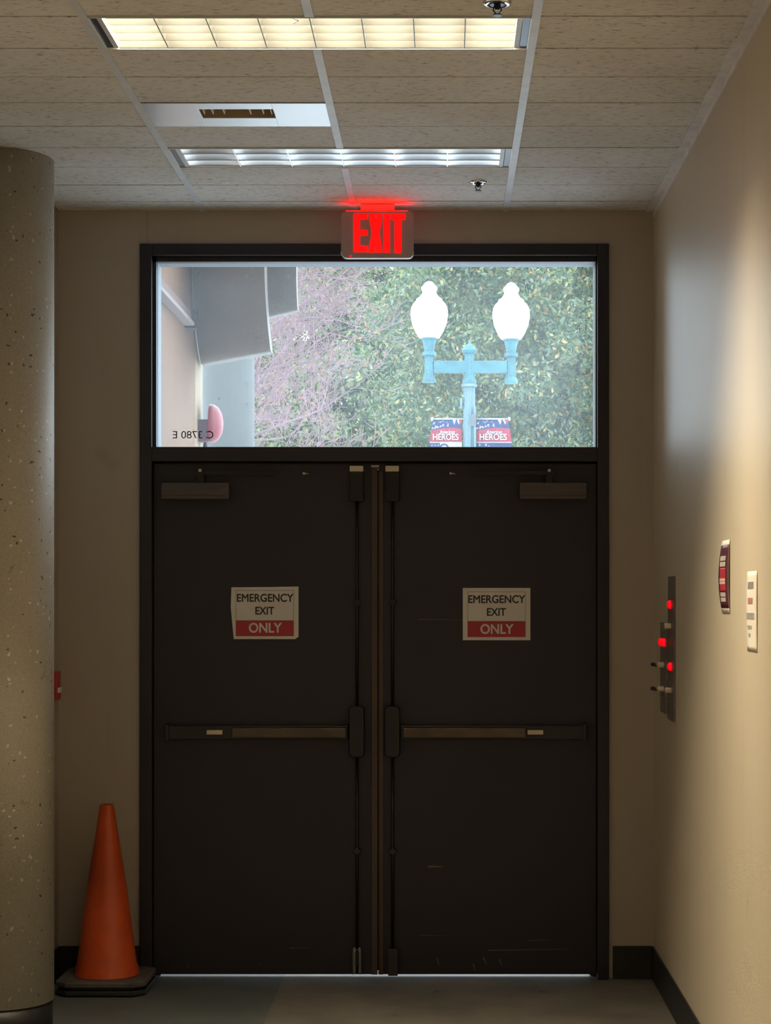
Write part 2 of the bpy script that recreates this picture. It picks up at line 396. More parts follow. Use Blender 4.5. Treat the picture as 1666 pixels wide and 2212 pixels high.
DY = YW + .025     # front face of the door leaves
random.seed(2)
def leaf(name, xa, xb, side, label):
    d = MB(); d.box(xa, xb, DY, DY + .045, .013, TZ0 - .008)
    if side == 'left': d.box(xb - .02, xb + .02, DY + .0455, DY + .05, .02, TZ0 - .03)
    if side == 'right':
        for (x0, z0, x1, z1, w) in ((1055, 2053, 1232, 2050, 1.6), (925, 1872, 957, 1872, 3), (945, 2070, 949, 2086, 2), (1023, 2082, 1026, 2098, 2), (1044, 2068, 1052, 2085, 2.2), (1078, 2072, 1085, 2086, 2), (905, 2020, 965, 2021, 1), (1140, 2032, 1190, 2030, 1), (905, 1338, 1000, 1339, 1)):
            p = P(x0, z0, DY - .0004); q = P(x1, z1, DY - .0004); w *= .00187 / 2
            dx = Vector((q.x - p.x, 0, q.z - p.z)).normalized(); nn = Vector((-dx.z, 0, dx.x)) * w
            d.add([p - nn, q - nn * .3, q + nn * .3, p + nn], [(0, 1, 2, 3)], 1)
    else:
        for (x0, z0, x1, z1, w) in ((625, 2048, 672, 2047, 1), (405, 2090, 406, 2080, 1.2), (560, 2082, 566, 2086, 2)):
            p = P(x0, z0, DY - .0004); q = P(x1, z1, DY - .0004); w *= .00187 / 2
            dx = Vector((q.x - p.x, 0, q.z - p.z)).normalized(); nn = Vector((-dx.z, 0, dx.x)) * w
            d.add([p - nn, q - nn * .3, q + nn * .3, p + nn], [(0, 1, 2, 3)], 1)
    return tag(d.build(name, [M['door'], M['scuff']], recalc=False), label, 'door', kind='structure')
D1 = leaf('door_1', IX0 + .003, -.2745, 'left', 'left black metal door leaf with crash bar')
D2 = leaf('door_2', -.2715, IX1 - .003, 'right', 'right black metal door leaf with pale scuffs near the bottom')
def pz(y, d=DY): return EYE + (1295 - y) * d / F
def px(x, d=DY): return (x - 962) * d / F
# bronze meeting strips
MB().box(px(803), px(816), DY - .010, DY, .013, 2.072).build('meeting_strip', M['bronze'], D1, .001)
MB().box(px(802), px(820), DY - .016, DY - .0, 2.066, 2.076).build('strip_cap', M['steel'], D1, .002)
ms = MB().box(px(819.5), px(828.5), DY - .008, DY, .013, 2.05).build('meeting_strip', M['bronze'], D2, .001)
sc_ = MB()
for yy in (1070, 1171, 1303, 1430, 1556, 1683, 1810, 1930, 2040): sc_.lathe([(.0028, -.001), (.0028, .0)], (px(825.5), DY - .0085, pz(yy)), 'y', 8)
sc_.build('screw', M['black'], ms)

def hardware(D, s, cx_rod, bx0, bx1, lab0, lab1, clx0, clx1, closed, act0, act1, head0, head1, cap_x):
    # surface vertical rods and latches
    X = px(cx_rod)
    MB().box(px(cx_rod - 15), px(cx_rod + 15), DY - .05, DY, pz(1084), pz(1021)).build('top_latch_case', M['black'], D, .004)
    MB().box(px(cx_rod - 15), px(cx_rod + 14), DY - .052, DY, pz(1020.5), pz(1008)).build('latch_cap', M['ivory'], D, .002)
    MB().tube([(X, DY - .018, pz(1084)), (X, DY - .018, pz(1530))], .0062, 12).build('upper_rod', M['black'], D)
    MB().tube([(X, DY - .018, pz(1634)), (X, DY - .018, pz(2048))], .0062, 12).build('lower_rod', M['black'], D)
    for yy in (1302, 1838):
        MB().prism([(X - .017, pz(yy) - .0), (X - .008, pz(yy) - .012), (X + .008, pz(yy) - .012), (X + .017, pz(yy)), (X + .008, pz(yy) + .012), (X - .008, pz(yy) + .012)], 'y', DY - .028, DY).build('rod_guide', M['black'], D, .002)
    # centre case
    z0, z1, w = pz(1637, 7.83), pz(1525, 7.83), .0315
    pts = []
    for (cx, cz, a0) in ((w - .02, z1 - .02, 0), (-w + .02, z1 - .02, 90), (-w + .02, z0 + .02, 180), (w - .02, z0 + .02, 270)):
        for k in range(6):
            a = math.radians(a0 + k * 18); pts.append((X + cx + .02 * math.cos(a), cz + .02 * math.sin(a)))
    MB().prism(pts, 'y', DY - .068, DY).build('centre_case', M['black'], D, .008, 3)
    # crash bar
    zt, zb = pz(1568, 7.83), pz(1598, 7.83)
    xa, xb = sorted((px(bx0, 7.84), px(bx1, 7.84)))
    r = MB().box(xa, xb, DY - .040, DY, zb, zt).build('crash_bar', M['black'], D, .003)
    xa, xb = sorted((px(act0, 7.82), px(act1, 7.82)))
    MB().box(xa, xb, DY - .058, DY - .038, pz(1594, 7.82), pz(1573, 7.82)).build('push_pad', M['bronze2'], r, .003)
    xa, xb = sorted((px(lab0, 7.82), px(lab1, 7.82)))
    MB().box(xa, xb, DY - .0590, DY - .040, pz(1587, 7.82), pz(1577.5, 7.82)).build('end_label', M['ivory'], r, .001)
    e0 = px(bx0, 7.84)
    MB().box(e0 - .008, e0 + .008, DY - .05, DY, zb - .006, zt + .006).build('end_cap', M['black'], r, .003)
    # bottom latch
    if s == 'left':
        b_ = MB(); zz0, zz1 = pz(2102), pz(2046)
        b_.box(X - .0165, X + .0165, DY - .006, DY, zz0, zz1)
        b_.box(X - .0165, X - .0135, DY - .04, DY, zz0, zz1); b_.box(X + .0125, X + .0155, DY - .04, DY, zz0, zz1)
        bl = b_.build('bottom_latch_channel', M['steel'], D, .001)
        b_ = MB(); b_.box(X - .007, X + .007, DY - .028, DY - .006, pz(2085), pz(2056)); b_.tube([(X, DY - .02, pz(2100)), (X, DY - .02, pz(2050))], .005, 8)
        b_.build('latch_bolt', M['black'], bl)
    else:
        MB().box(px(839), px(860), DY - .042, DY, pz(2104), pz(2046)).build('bottom_latch_case', M['black2'], D, .003)
    # closer with arm
    x0, x1 = px(clx0, 7.82), px(clx1, 7.82)
    c_ = MB().box(x0, x1, DY - .068, DY, pz(1078, 7.82), pz(1042.5, 7.82)).build('door_closer', M['closer'], D, .004)
    MB().box(x0 + .01, x1 - .01, DY - .0695, DY - .066, pz(1071, 7.82), pz(1070, 7.82)).build('cover_seam', M['black'], c_)
    f = 1 if s == 'left' else -1
    pv = px(closed, 7.82); ex = px(closed + f * 168, 7.86)
    ar = MB()
    ar.box(min(pv - .012, pv + .012), max(pv - .012, pv + .012), DY - .052, DY - .028, pz(1044, 7.83), pz(1018, 7.83))
    za = pz(1019, 7.84)
    ar.add([(pv - f * .02, DY - .05, za - .012), (ex, DY - .03, za - .012), (ex, DY - .03, za + .002), (pv - f * .02, DY - .05, za + .004),
            (pv - f * .02, DY - .042, za - .012), (ex, DY - .022, za - .012), (ex, DY - .022, za + .002), (pv - f * .02, DY - .042, za + .004)],
           [(0, 1, 2, 3), (4, 5, 6, 7), (0, 1, 5, 4), (3, 2, 6, 7), (0, 3, 7, 4), (1, 2, 6, 5)])
    ar.build('closer_arm', M['black'], c_)
    MB().lathe([(.0065, -.014), (.0065, -.002), (.003, 0)], (pv, DY - .052, pz(1016, 7.82)), 'y', 12).build('pivot_screw', M['ivory'], c_)
    # small pale bolt
    xs = px(cap_x, 7.85)
    MB().lathe([(.0055, -.012), (.0055, 0)], (xs, DY - .004, pz(1023)), 'y', 12).tube([(xs, DY - .01, pz(1023)), (xs + .018, DY - .01, pz(1023.5))], .0025, 8).build('pale_bolt', M['ivory'], D)
M['bronze2'] = plain('worn_bronze_pad', (.11, .085, .065), .35, .7, var=.3, scale=12, sc=(.4, 1, 1))
M['black2'] = plain('grey_black_cover', (.022, .021, .02), .5)
hardware(D1, 'left', 772, 360, 752, 446, 480, 348, 495, 432, 500, 747, 0, 0, 656)
hardware(D2, 'right', 848.5, 1264, 865, 1140, 1174, 1268, 1123, 1187, 871, 1137, 0, 0, 974)
# normalise closer boxes (x order) is handled by recalculated normals

# ------------------------------------------------------------------ light fixtures
def fixture(y0, y1, lit, ncell, nblade, h, label):
    x0, x1 = XS[1] + .014, XS[3] - .014
    t = empty('ceiling_light', ((x0 + x1) / 2, (y0 + y1) / 2, CZ), label, 'ceiling light', 'recessed ceiling lights')
    ym0, ym1 = y0 + .006, y1 - .006
    hz = CZ + .135; lm = M['louvre'] if lit else M['louvre_off']
    hh = MB(); hh.box(x0, x1, ym0, ym1, hz, hz + .01)
    hh.box(x0, x1, ym0 - .003, ym0, CZ - .004, hz); hh.box(x0, x1, ym1, ym1 + .003, CZ - .004, hz)
    hh.box(x0 - .003, x0, ym0, ym1, CZ - .004, hz); hh.box(x1, x1 + .003, ym0, ym1, CZ - .004, hz)
    hh.build('housing', M['white_metal'], t)
    for (ea, eb) in ((x0, x0 + .02), (x1 - .02, x1)): MB().box(ea, eb, ym0 + .002, ym1 - .002, CZ, CZ + .012).build('end_gap', M['black'], t)
    e0, e1 = x0 + .02, x1 - .022
    for (ea, eb) in ((e0, e0 + .014), (e1 - .014, e1)): MB().box(ea, eb, ym0 + .003, ym1 - .003, CZ - .001, CZ + h).build('end_plate', M['grid'], t)
    g0, g1 = e0 + .014, e1 - .014
    W_ = (ym1 - ym0)
    if not lit:      # shallow curved reflector troughs
        for k in range(nblade + 1):
            ya, yb = ym0 + W_ * k / (nblade + 1) + .003, ym0 + W_ * (k + 1) / (nblade + 1) - .0015
            for q in range(ncell):
                xa, xb = g0 + (g1 - g0) * q / ncell, g0 + (g1 - g0) * (q + 1) / ncell
                vs = []; NX, NY = 10, 6
                for j in range(NY + 1):
                    v = j / NY
                    for i in range(NX + 1):
                        w = i / NX; e = (2 * w - 1) ** 4
                        vs.append((xa + (xb - xa) * w, ya + (yb - ya) * v, CZ + .002 + .020 * (1 - v ** 1.6) * (1 - .55 * e)))
                MB().add(vs, [(j * (NX + 1) + i, j * (NX + 1) + i + 1, (j + 1) * (NX + 1) + i + 1, (j + 1) * (NX + 1) + i) for j in range(NY) for i in range(NX)], 0, True).build('reflector_trough', lm, t, recalc=False)
    for k in range(nblade + 2):     # blades running along the fixture, parabolic
        yc = ym0 + W_ * k / (nblade + 1); lo = MB()
        tt = .0012 if lit else .0015; tb = .004 if lit else .002
        if 0 < k < nblade + 1:
            lo.prism([(yc - tt, CZ), (yc + tt, CZ), (yc + tb * .45, CZ + h * .5), (yc + tb, CZ + h), (yc - tb, CZ + h), (yc - tb * .45, CZ + h * .5)], 'x', g0, g1)
        elif k == 0: lo.prism([(yc, CZ), (yc + .002, CZ), (yc + tb, CZ + h), (yc, CZ + h)], 'x', g0, g1)
        else: lo.prism([(yc, CZ), (yc - .002, CZ), (yc - tb, CZ + h), (yc, CZ + h)], 'x', g0, g1)
        lo.build('louvre_blade', lm, t)
    for k in range(1, ncell):
        xc = g0 + (g1 - g0) * k / ncell; tb = .006; tt = .0015 if lit else .002
        MB().prism([(xc - tt, CZ - .0012), (xc + tt, CZ - .0012), (xc + tb, CZ + h), (xc - tb, CZ + h)], 'y', ym0 + .004, ym1 - .004).build('cross_blade', lm, t)
    for k in range(3):
        yc = ym0 + W_ * (k + .5) / 3
        MB().tube([(e0, yc, CZ + h + .022), (e1, yc, CZ + h + .022)], .0127, 12).build('tube_lamp', M['tube'] if lit else M['white_metal'], t)
    return t
r1 = (7.68 - .3048 * 8, 7.68 - .3048 * 7); r2 = (7.68 - .3048 * 3, 7.68 - .3048 * 2)
L1 = fixture(r1[0], r1[1], True, 8, 3, .085, 'glowing warm recessed ceiling light with louvre grid, nearer the viewer')
MB().tube([P(634, 51, 5.31) + Vector((0, 0, .0)), P(645, 45, 5.28), P(634, 40, 5.26)], .0012, 5).build('loose_clip', M['steel'], L1)
L2 = fixture(r2[0], r2[1], False, 6, 2, .06, 'unlit white recessed ceiling light with louvre grid, near the exit sign')
area('troffer_lamp', (-.366, (r1[0] + r1[1]) / 2, CZ + .088), 1.12, .28, 230, WARM)

# ------------------------------------------------------------------ air diffuser panel
a0, a1 = 7.68 - .3048 * 5, 7.68 - .3048 * 4
dt = empty('air_diffuser', (-.67, (a0 + a1) / 2, CZ), 'white metal ceiling panel with a small slotted air opening', 'air vent')
vx0, vx1, vy0, vy1 = -.79, -.552, a0 + .075, a0 + .19
x0, x1 = XS[1] + .0125, XS[2] - .0125
p = MB(); z0, z1 = CZ - .001, CZ + .002
p.box(x0, vx0, a0 + .003, a1 - .003, z0, z1); p.box(vx1, x1, a0 + .003, a1 - .003, z0, z1)
p.box(vx0, vx1, a0 + .003, vy0, z0, z1); p.box(vx0, vx1, vy1, a1 - .003, z0, z1)
p.build('panel', M['panel'] if 'panel' in M else plain('satin_white_panel', (.66, .67, .70), .28, .35, var=.03), dt, .001)
p = MB(); p.box(vx0 - .004, vx1 + .004, vy0 - .004, vy0, CZ + .002, CZ + .06); p.box(vx0 - .004, vx1 + .004, vy1, vy1 + .004, CZ + .002, CZ + .06)
p.box(vx0 - .004, vx0, vy0, vy1, CZ + .002, CZ + .06); p.box(vx1, vx1 + .004, vy0, vy1, CZ + .002, CZ + .06); p.box(vx0, vx1, vy0, vy1, CZ + .06, CZ + .064)
p.build('duct_neck', plain('dull_duct', (.42, .31, .18), .6, .3), dt)
for k, xx in enumerate((-.78, -.752, -.715, -.63, -.588, -.562)):
    w = .002 if k > 2 else .007
    MB().prism([(xx - w, CZ + .05), (xx + w, CZ + .05), (xx + .001, CZ + .004), (xx - .001, CZ + .004)], 'y', vy0 + .002, vy1 - .03).build('fin', M['white_metal'], dt)

# ------------------------------------------------------------------ sprinklers
def sprinkler(x, y, label, sz):
    t = empty('sprinkler_head', (x, y, CZ), label, 'sprinkler', 'ceiling sprinklers')
    MB().lathe([(.019 * sz, -.001), (.030 * sz, -.006), (.036 * sz, -.004), (.038 * sz, 0)], (x, y, CZ), 'z', 28).build('escutcheon', M['chrome'], t)
    MB().lathe([(.020 * sz, -.0068), (.019 * sz, -.0012)], (x, y, CZ), 'z', 20).build('recess', M['black'], t)
    b = MB(); b.lathe([(.006, -.02), (.008, -.006)], (x, y, CZ), 'z', 12)
    for s in (-1, 1): b.tube([(x + s * .007, y, CZ - .008), (x + s * .011, y, CZ - .02), (x + s * .003, y, CZ - .031)], .002, 6)
    b.build('frame_arms', M['black'], t)
    MB().lathe([(.013, -.035), (.013, -.0325), (.004, -.030)], (x, y, CZ), 'z', 16).build('deflector', M['black'], t)
sprinkler(.137, 5.12, 'chrome ceiling sprinkler head at the top beside the glowing light', 1)
sprinkler(.124, 7.32, 'small ceiling sprinkler head near the end wall beside the exit sign', .85)

# ------------------------------------------------------------------ exit sign
SY = 7.70
es = empty('exit_sign', (P(815, 450, SY).x, SY + .02, CZ), 'lit red EXIT sign hanging from the ceiling over the doors', 'sign')
q0 = P(737, 556, SY); q1 = P(893.5, 455.5, SY); r = .022; pts = []
for (cx, cz, a_) in ((q1.x - r, q1.z - r, 0), (q0.x + r, q1.z - r, 90), (q0.x + r, q0.z + r, 180), (q1.x - r, q0.z + r, 270)):
    for k in range(7):
        a = math.radians(a_ + k * 15); pts.append((cx + r * math.cos(a), cz + r * math.sin(a)))
MB().prism(pts, 'y', SY, SY + .045, smooth=False).build('shell', M['sign_shell'], es, .002)
rim = [(p_[0], p_[1]) for p_ in pts]
lowr = [v for v in rim if v[1] < q0.z + r + .001]
MB().tube([(v[0], SY + .001, v[1] - .0012) for v in lowr], .0024, 6).build('highlight_rim', M['rim_highlight'], es)  # pale rim; the highlight along the lower edge is put into its colour
le = MB(); ly0, ly1 = SY - .004, SY
def lb(x0, x1, y0, y1):
    a = P(x0, y1, SY - .004); b = P(x1, y0, SY - .004); return (a.x, b.x, a.z, b.z)
def lbox(m, x0, x1, y0, y1):
    a = lb(x0, x1, y0, y1); m.box(a[0], a[1], ly0, ly1, a[2], a[3])
def letter(fn): m = MB(); fn(m); m.build('lit_letter', M['red_lit'], es, .0008)
letter(lambda m: (lbox(m, 764, 777.5, 461, 544), lbox(m, 777.5, 794, 461, 473), lbox(m, 777.5, 794, 497, 508), lbox(m, 777.5, 794, 531, 544)))
def fx(m):
    d = SY - .004
    def poly(l): m.prism([(P(x, y, d).x, P(x, y, d).z) for x, y in l], 'y', ly0, ly1)
    poly([(797, 461), (810.5, 461), (812, 474), (814, 461), (826.5, 461), (820, 503), (826, 545), (812.5, 545), (811, 532), (809, 545), (796, 545), (803.5, 503)])
letter(fx)
letter(lambda m: lbox(m, 829, 842.5, 461, 545))
letter(lambda m: (lbox(m, 845, 876, 461, 474), lbox(m, 852.5, 867, 474, 546)))
cx0, cx1 = P(779, 0, 7.7).x, P(852, 0, 7.7).x
MB().box(cx0, cx1, SY + .014, SY + .049, q1.z, CZ - .002).build('canopy', M['sign_shell'], es, .002)
MB().box(P(748, 0, 7.7).x, P(880, 0, 7.7).x, SY + .004, SY + .012, q1.z - .0005, q1.z + .0015).build('light_slot', M['red_glow'], es)
MB().lathe([(.003, -.002), (.0055, 0), (.003, .002)], tuple(P(757.5, 553, SY - .001)), 'z', 10).build('indicator_lamp', M['red_lit'], es)

# ------------------------------------------------------------------ emergency exit notices
def notice(name, X0, X1, Y0, Y1, tilt, label, crease):
    d = DY - .0022
    a = P(X0, Y1, d); b = P(X1, Y0, d)
    t = empty(name, ((a.x + b.x) / 2, d, a.z), label, 'sign', 'emergency exit notices')
    def q(u, v): return (a.x + (b.x - a.x) * u, a.z + (b.z - a.z) * v)
    pts = [(.035, .0), (.95, .0), (1, .045), (1, 1), (.5, .99), (.0, .985), (-.01, .6)] if crease else [(0, 0), (1, 0), (1, 1), (0, 1)]
    MB().prism([q(*p_) for p_ in pts], 'y', d, DY - .0002).build('paper_sheet', M['paper'], t)
    u0, u1, vm, v0, v1 = (.065, .93, .355, .055, .93) if crease else (.07, .93, .365, .06, .93)
    x0, z0 = q(u0, v0); x1, z1 = q(u1, v1); zm = q(0, vm)[1]
    w = .0012; bo = MB()
    for (p0, p1, r0, r1_) in ((x0, x1, z1 - w, z1), (x0, x0 + w, zm, z1), (x1 - w, x1, zm, z1), (x0, x1, zm - w, zm)): bo.box(p0, p1, d - .0004, d, r0, r1_)
    bo.build('printed_border', M['ink'], t)
    MB().box(x0, x1, d - .0003, d, z0, zm - w).build('red_band', M['redink'], t)
    def tx(s, uu0, uu1, vv0, vv1, mt, bold):
        p0 = q(uu0, vv0); p1 = q(uu1, vv1); text('lettering', s, p0[0], p1[0], p0[1], p1[1], d - .0006, mt, t, fat=bold * .055)
    tx('EMERGENCY', .085, .92, .712, .858, M['ink'], .019)
    tx('EXIT', .36, .635, .470, .610, M['ink'], .019)
    tx('ONLY', .265, .745, .125, .305, M['paper'], .024)
    return t
notice('exit_notice', 500, 645, 1267, 1380.5, 0, 'paper EMERGENCY EXIT ONLY notice with curled corners on the left door', True)
notice('exit_notice', 1000, 1146, 1270, 1383, 0, 'flat paper EMERGENCY EXIT ONLY notice on the right door', False)

# ------------------------------------------------------------------ column on the left
ct = empty('concrete_column', (-1.7, 7.04, 0), 'speckled exposed-aggregate concrete column with rounded corner at the left', 'column')
def rrect(x0, x1, y0, y1, r, n=12):
    p = []
    for (cx, cy, a_) in ((x1 - r, y1 - r, 0), (x0 + r, y1 - r, 90), (x0 + r, y0 + r, 180), (x1 - r, y0 + r, 270)):
        for k in range(n + 1):
            a = math.radians(a_ + 90 * k / n); p.append((cx + r * math.cos(a), cy + r * math.sin(a)))
    return p
cx0_, cx1_, cy0_, cy1_ = -2.02, -1.400, 6.742, 7.15
MB().prism(rrect(cx0_, cx1_, cy0_, cy1_, .20), 'z', .104, CZ - .001, smooth=True).build('shaft', M['agg'], ct)
MB().prism(rrect(cx0_ - .004, cx1_ - .004, cy0_ + .003, cy1_ - .003, .20), 'z', 0, .104, smooth=True).build('base_band', M['black_base'], ct)
b_ = P(118, 338, 6.95); b2_ = P(132, 336, 6.95)
MB().prism([(b_.x - .012, b_.z - .006), (b2_.x - .006, b2_.z - .004), (b2_.x, b2_.z + .002), (b2_.x - .006, b2_.z + .006), (b_.x - .01, b_.z + .004)], 'y', 6.94, 6.97).build('clip', M['rubber_dark'], ct)

# fire alarm pull station on the left wall
ft = empty('fire_alarm_box', (XL, 7.77, 1.13), 'red fire alarm box on the shaded left wall, mostly behind the column', 'fire alarm')
MB().box(XL, XL + .02, 7.73, 7.81, 1.13, 1.245).build('body', M['red_plastic'], ft, .003)
MB().box(XL + .02, XL + .026, 7.745, 7.795, 1.16, 1.18).build('pull_handle', M['white_metal'], ft)

# ------------------------------------------------------------------ traffic cone
CX, CY = -1.331, 7.655
ct = empty('traffic_cone', (CX, CY, 0), 'tall faded orange traffic cone with black base in the corner', 'traffic cone')
prof = [(.112, .075), (.119, .080), (.120, .10), (.0305, .700), (.0285, .722), (.026, .725), (.022, .722), (.022, .70)]
prof = [(.127, .060), (.123, .085), (.116, .105), (.078, .40), (.036, .665), (.031, .70), (.0275, .722), (.0245, .726), (.020, .722), (.019, .69)]
MB().lathe(prof, (CX, CY, 0), 'z', 40).build('cone_body', M['cone'], ct)
def plate(m, hw, z0, z1, ch, ex=0):
    p_ = [(CX - hw + ch, CY - hw), (CX + hw - ch, CY - hw), (CX + hw, CY - hw + ch), (CX + hw, CY + hw - ch), (CX + hw - ch, CY + hw), (CX - hw + ch, CY + hw), (CX - hw, CY + hw - ch), (CX - hw, CY - hw + ch)]
    m.prism(p_, 'z', z0, z1)
bb = MB(); plate(bb, .176, .036, .058, .045)
bb.build('base', M['rubber'], ct, .006, 3)
bb = MB(); plate(bb, .16, .024, .036, .05); plate(bb, .172, .006, .024, .04)
for sx in (-1, 1):
    for sy in (-1, 1): bb.box(CX + sx * .12 - .02, CX + sx * .12 + .02, CY + sy * .12 - .02, CY + sy * .12 + .02, 0, .008)
bb.build('lower_base', M['rubber_dark'], ct, .003)

# ------------------------------------------------------------------ things on the right wall
def wy(x): return F * XR / (x - 962)     # distance of a frame column on the right wall
def wz(y, d): return EYE + (1295 - y) * d / F
def panel(xa, xb, ya, yb, label, jewels, keys, th):
    ya_, yb_ = wy(xb), wy(xa); dm = (ya_ + yb_) / 2; z1, z0 = wz(ya, dm), wz(yb, dm)
    t = empty('control_panel', (XR, dm, z0), label, 'control panel')
    pl = MB().box(XR - th, XR, ya_, yb_, z0, z1).build('plate', M['plate'], t, .001)
    MB().box(XR - th - .0003, XR - th + .001, ya_ + .001, ya_ + .006, z0, z0 + (z1 - z0) * .55).build('bright_edge', M['steel'], t)
    for (jx, jy) in jewels:
        d = wy(jx); MB().lathe([(.016, 0), (.016, -.006), (.010, -.013), (.003, -.015)], (XR - th, d, wz(jy, d)), 'x', 18).build('lit_jewel', M['red_jewel'], t)
    for (kx, ky, key) in keys:
        d = wy(kx); z = wz(ky, d)
        k = MB().lathe([(.0105, 0), (.0105, -.022), (.008, -.024)], (XR - th, d, z), 'x', 16).build('key_switch', M['ivory'], t)
        if key:
            MB().prism([(XR - th - .023, z - .003), (XR - th - .03, z - .002), (XR - th - .032, z + .007), (XR - th - .048, z + .009), (XR - th - .05, z - .004), (XR - th - .03, z - .008)], 'y', d - .004, d + .004).build('black_key', M['rubber_dark'], k)
    e = MB()
    for k in range(5):     # engraved rows
        zz = z0 + (z1 - z0) * (.10 + .045 * k); e.box(XR - th - .0004, XR - th, ya_ + .04, yb_ - .04 - .02 * (k % 2), zz, zz + .006)
    e.build('engraving', M['greyink'], t); e = MB()
    for k in range(4):
        zz = z0 + (z1 - z0) * (.88 + .025 * k); e.box(XR - th - .0004, XR - th, ya_ + .05, yb_ - .05, zz, zz + .005)
    e.build('engraving', M['greyink'], t)
panel(1446.5, 1460, 1245, 1557, 'tall dark metal panel with two red lights on the right wall', [(1453, 1306), (1454, 1440)], [(1453, 1352, False), (1454, 1491, False)], .006)
panel(1432, 1446, 1345, 1540, 'shorter dark metal panel with keys, nearer the end wall corner', [(1436, 1387), (1442, 1388)], [(1440, 1436, True), (1440, 1488, True)], .010)

# bulging red and maroon notice
def wsheet(xa, xb, ya, yb, bulge):
    d0, d1 = wy(xb), wy(xa); dm = (d0 + d1) / 2
    return d0, d1, wz(yb, dm), wz(ya, dm)
def curved(m, d0, d1, z0, z1, u0, u1, v0, v1, off, bulge, mi=0, nz=16, ny=4, sag=0):
    vs = []
    for j in range(nz + 1):
        v = v0 + (v1 - v0) * j / nz
        for i in range(ny + 1):
            u = u0 + (u1 - u0) * i / ny    # u: 0 near viewer, 1 far
            b = bulge * math.sin(PI * min(1, max(0, v))) ** .8 * (.35 + .65 * u)
            vs.append((XR - .0015 - off - b, d0 + (d1 - d0) * u, z0 + (z1 - z0) * v))
    fs = [(j * (ny + 1) + i, j * (ny + 1) + i + 1, (j + 1) * (ny + 1) + i + 1, (j + 1) * (ny + 1) + i) for j in range(nz) for i in range(ny)]
    m.add(vs, fs, mi, True)
def solid(o, th=.0006):
    s = o.modifiers.new('thickness', 'SOLIDIFY'); s.thickness = th; s.offset = 0; return o
d0, d1, z0, z1 = wsheet(1562, 1578, 1167, 1325, 0)
pt = empty('wall_notice', (XR, (d0 + d1) / 2, z0), 'bulging maroon and red notice with white margins on the right wall', 'notice')
m = MB(); curved(m, d0, d1, z0, z1, 0, 1, 0, 1, 0, .013); solid(m.build('sheet', M['paper_warm'], pt, recalc=False))
m = MB(); curved(m, d0, d1, z0, z1, 0, .93, .075, .935, .001, .013); solid(m.build('maroon_field', M['maroon'], pt, recalc=False), .0003)
m = MB(); curved(m, d0, d1, z0, z1, .25, .8, .30, .62, .0016, .013); solid(m.build('red_block', M['redink'], pt, recalc=False), .0003)
m = MB()
for (v0, v1) in ((.64, .80), (.16, .30), (.40, .485)):
    for r_ in range(2):
        m = MB(); va = v0 + (v1 - v0) * r_ / 2
        for k in range(5):
            curved(m, d0, d1, z0, z1, .26 + k * .11, .26 + k * .11 + .075, va, va + (v1 - v0) * .40, .0022, .013, nz=3, ny=1)
        m.build('worn_lettering', M['paper_warm'], pt, recalc=False)

d0, d1, z0, z1 = wsheet(1616, 1637, 1234, 1407, 0)
pt = empty('wall_notice', (XR, (d0 + d1) / 2, z0), 'plain white notice with faint black and red lines, nearest on the right wall', 'notice')
m = MB(); curved(m, d0, d1, z0, z1, 0, 1, 0, 1, 0, .003); solid(m.build('sheet', M['paper_warm'], pt, recalc=False))
for (nm, mt, v0, v1, u0, u1, nn) in (('black_lettering', 'greyink', .78, .87, .3, .88, 6), ('red_lettering', 'pinkink', .59, .67, .36, .86, 5), ('black_lettering', 'greyink', .40, .48, .22, .95, 9), ('small_lettering', 'greyink', .275, .32, .45, .88, 7), ('small_lettering', 'greyink', .175, .22, .58, .80, 3)):
    m = MB()
    for k in range(nn):
        ua = u0 + (u1 - u0) * k / nn; w = (u1 - u0) / nn
        curved(m, d0, d1, z0, z1, ua, ua + w * .28, v0, v1, .0012, .003, nz=1, ny=1)
        if k % 3 != 1: curved(m, d0, d1, z0, z1, ua, ua + w * .7, v1 - .013, v1, .0012, .003, nz=1, ny=1)
        if k % 2: curved(m, d0, d1, z0, z1, ua, ua + w * .7, v0, v0 + .013, .0012, .003, nz=1, ny=1)
        curved(m, d0, d1, z0, z1, ua + w * .5, ua + w * .72, v0, v1, .0012, .003, nz=1, ny=1)
    m.build(nm, M[mt], pt, recalc=False)

# ------------------------------------------------------------------ outside: ground, building parts
tag(MB().box(-40, 40, YW + .16, 90, -.1, .0).build('ground', M['ground']), 'pale pavement outside the doors, glimpsed under them', 'ground', kind='structure')
ow = empty('building_wall', (-1.3, 9.2, 0), 'brownish board-formed concrete wall outside at the left of the transom', 'wall', kind='structure')
OXW = -1.30
MB().box(OXW - .3, OXW, YW + .161, 10.12, 0, 5.2).build('wall_face', M['outwall'], ow)
MB().box(OXW - .3, OXW, 10.12, 10.42, 0, 5.2).build('end_board', M['yellow_board'], ow)
rt = empty('wall_rail', (OXW, 9.0, 2.9), 'pinkish ledge rail with a dark end bracket on the brown outside wall', 'rail')
MB().box(OXW, OXW + .035, 8.3, 9.70, 2.915, 2.965).box(OXW, OXW + .05, 8.3, 9.70, 2.895, 2.915, 1).build('rail', [M['pink_wood'], plain('pale_pink_edge', (.26, .20, .18), .6)], rt, .003)
MB().box(OXW, OXW + .06, 9.70, 9.78, 2.885, 2.975).build('end_bracket', M['rubber_dark'], rt, .004)

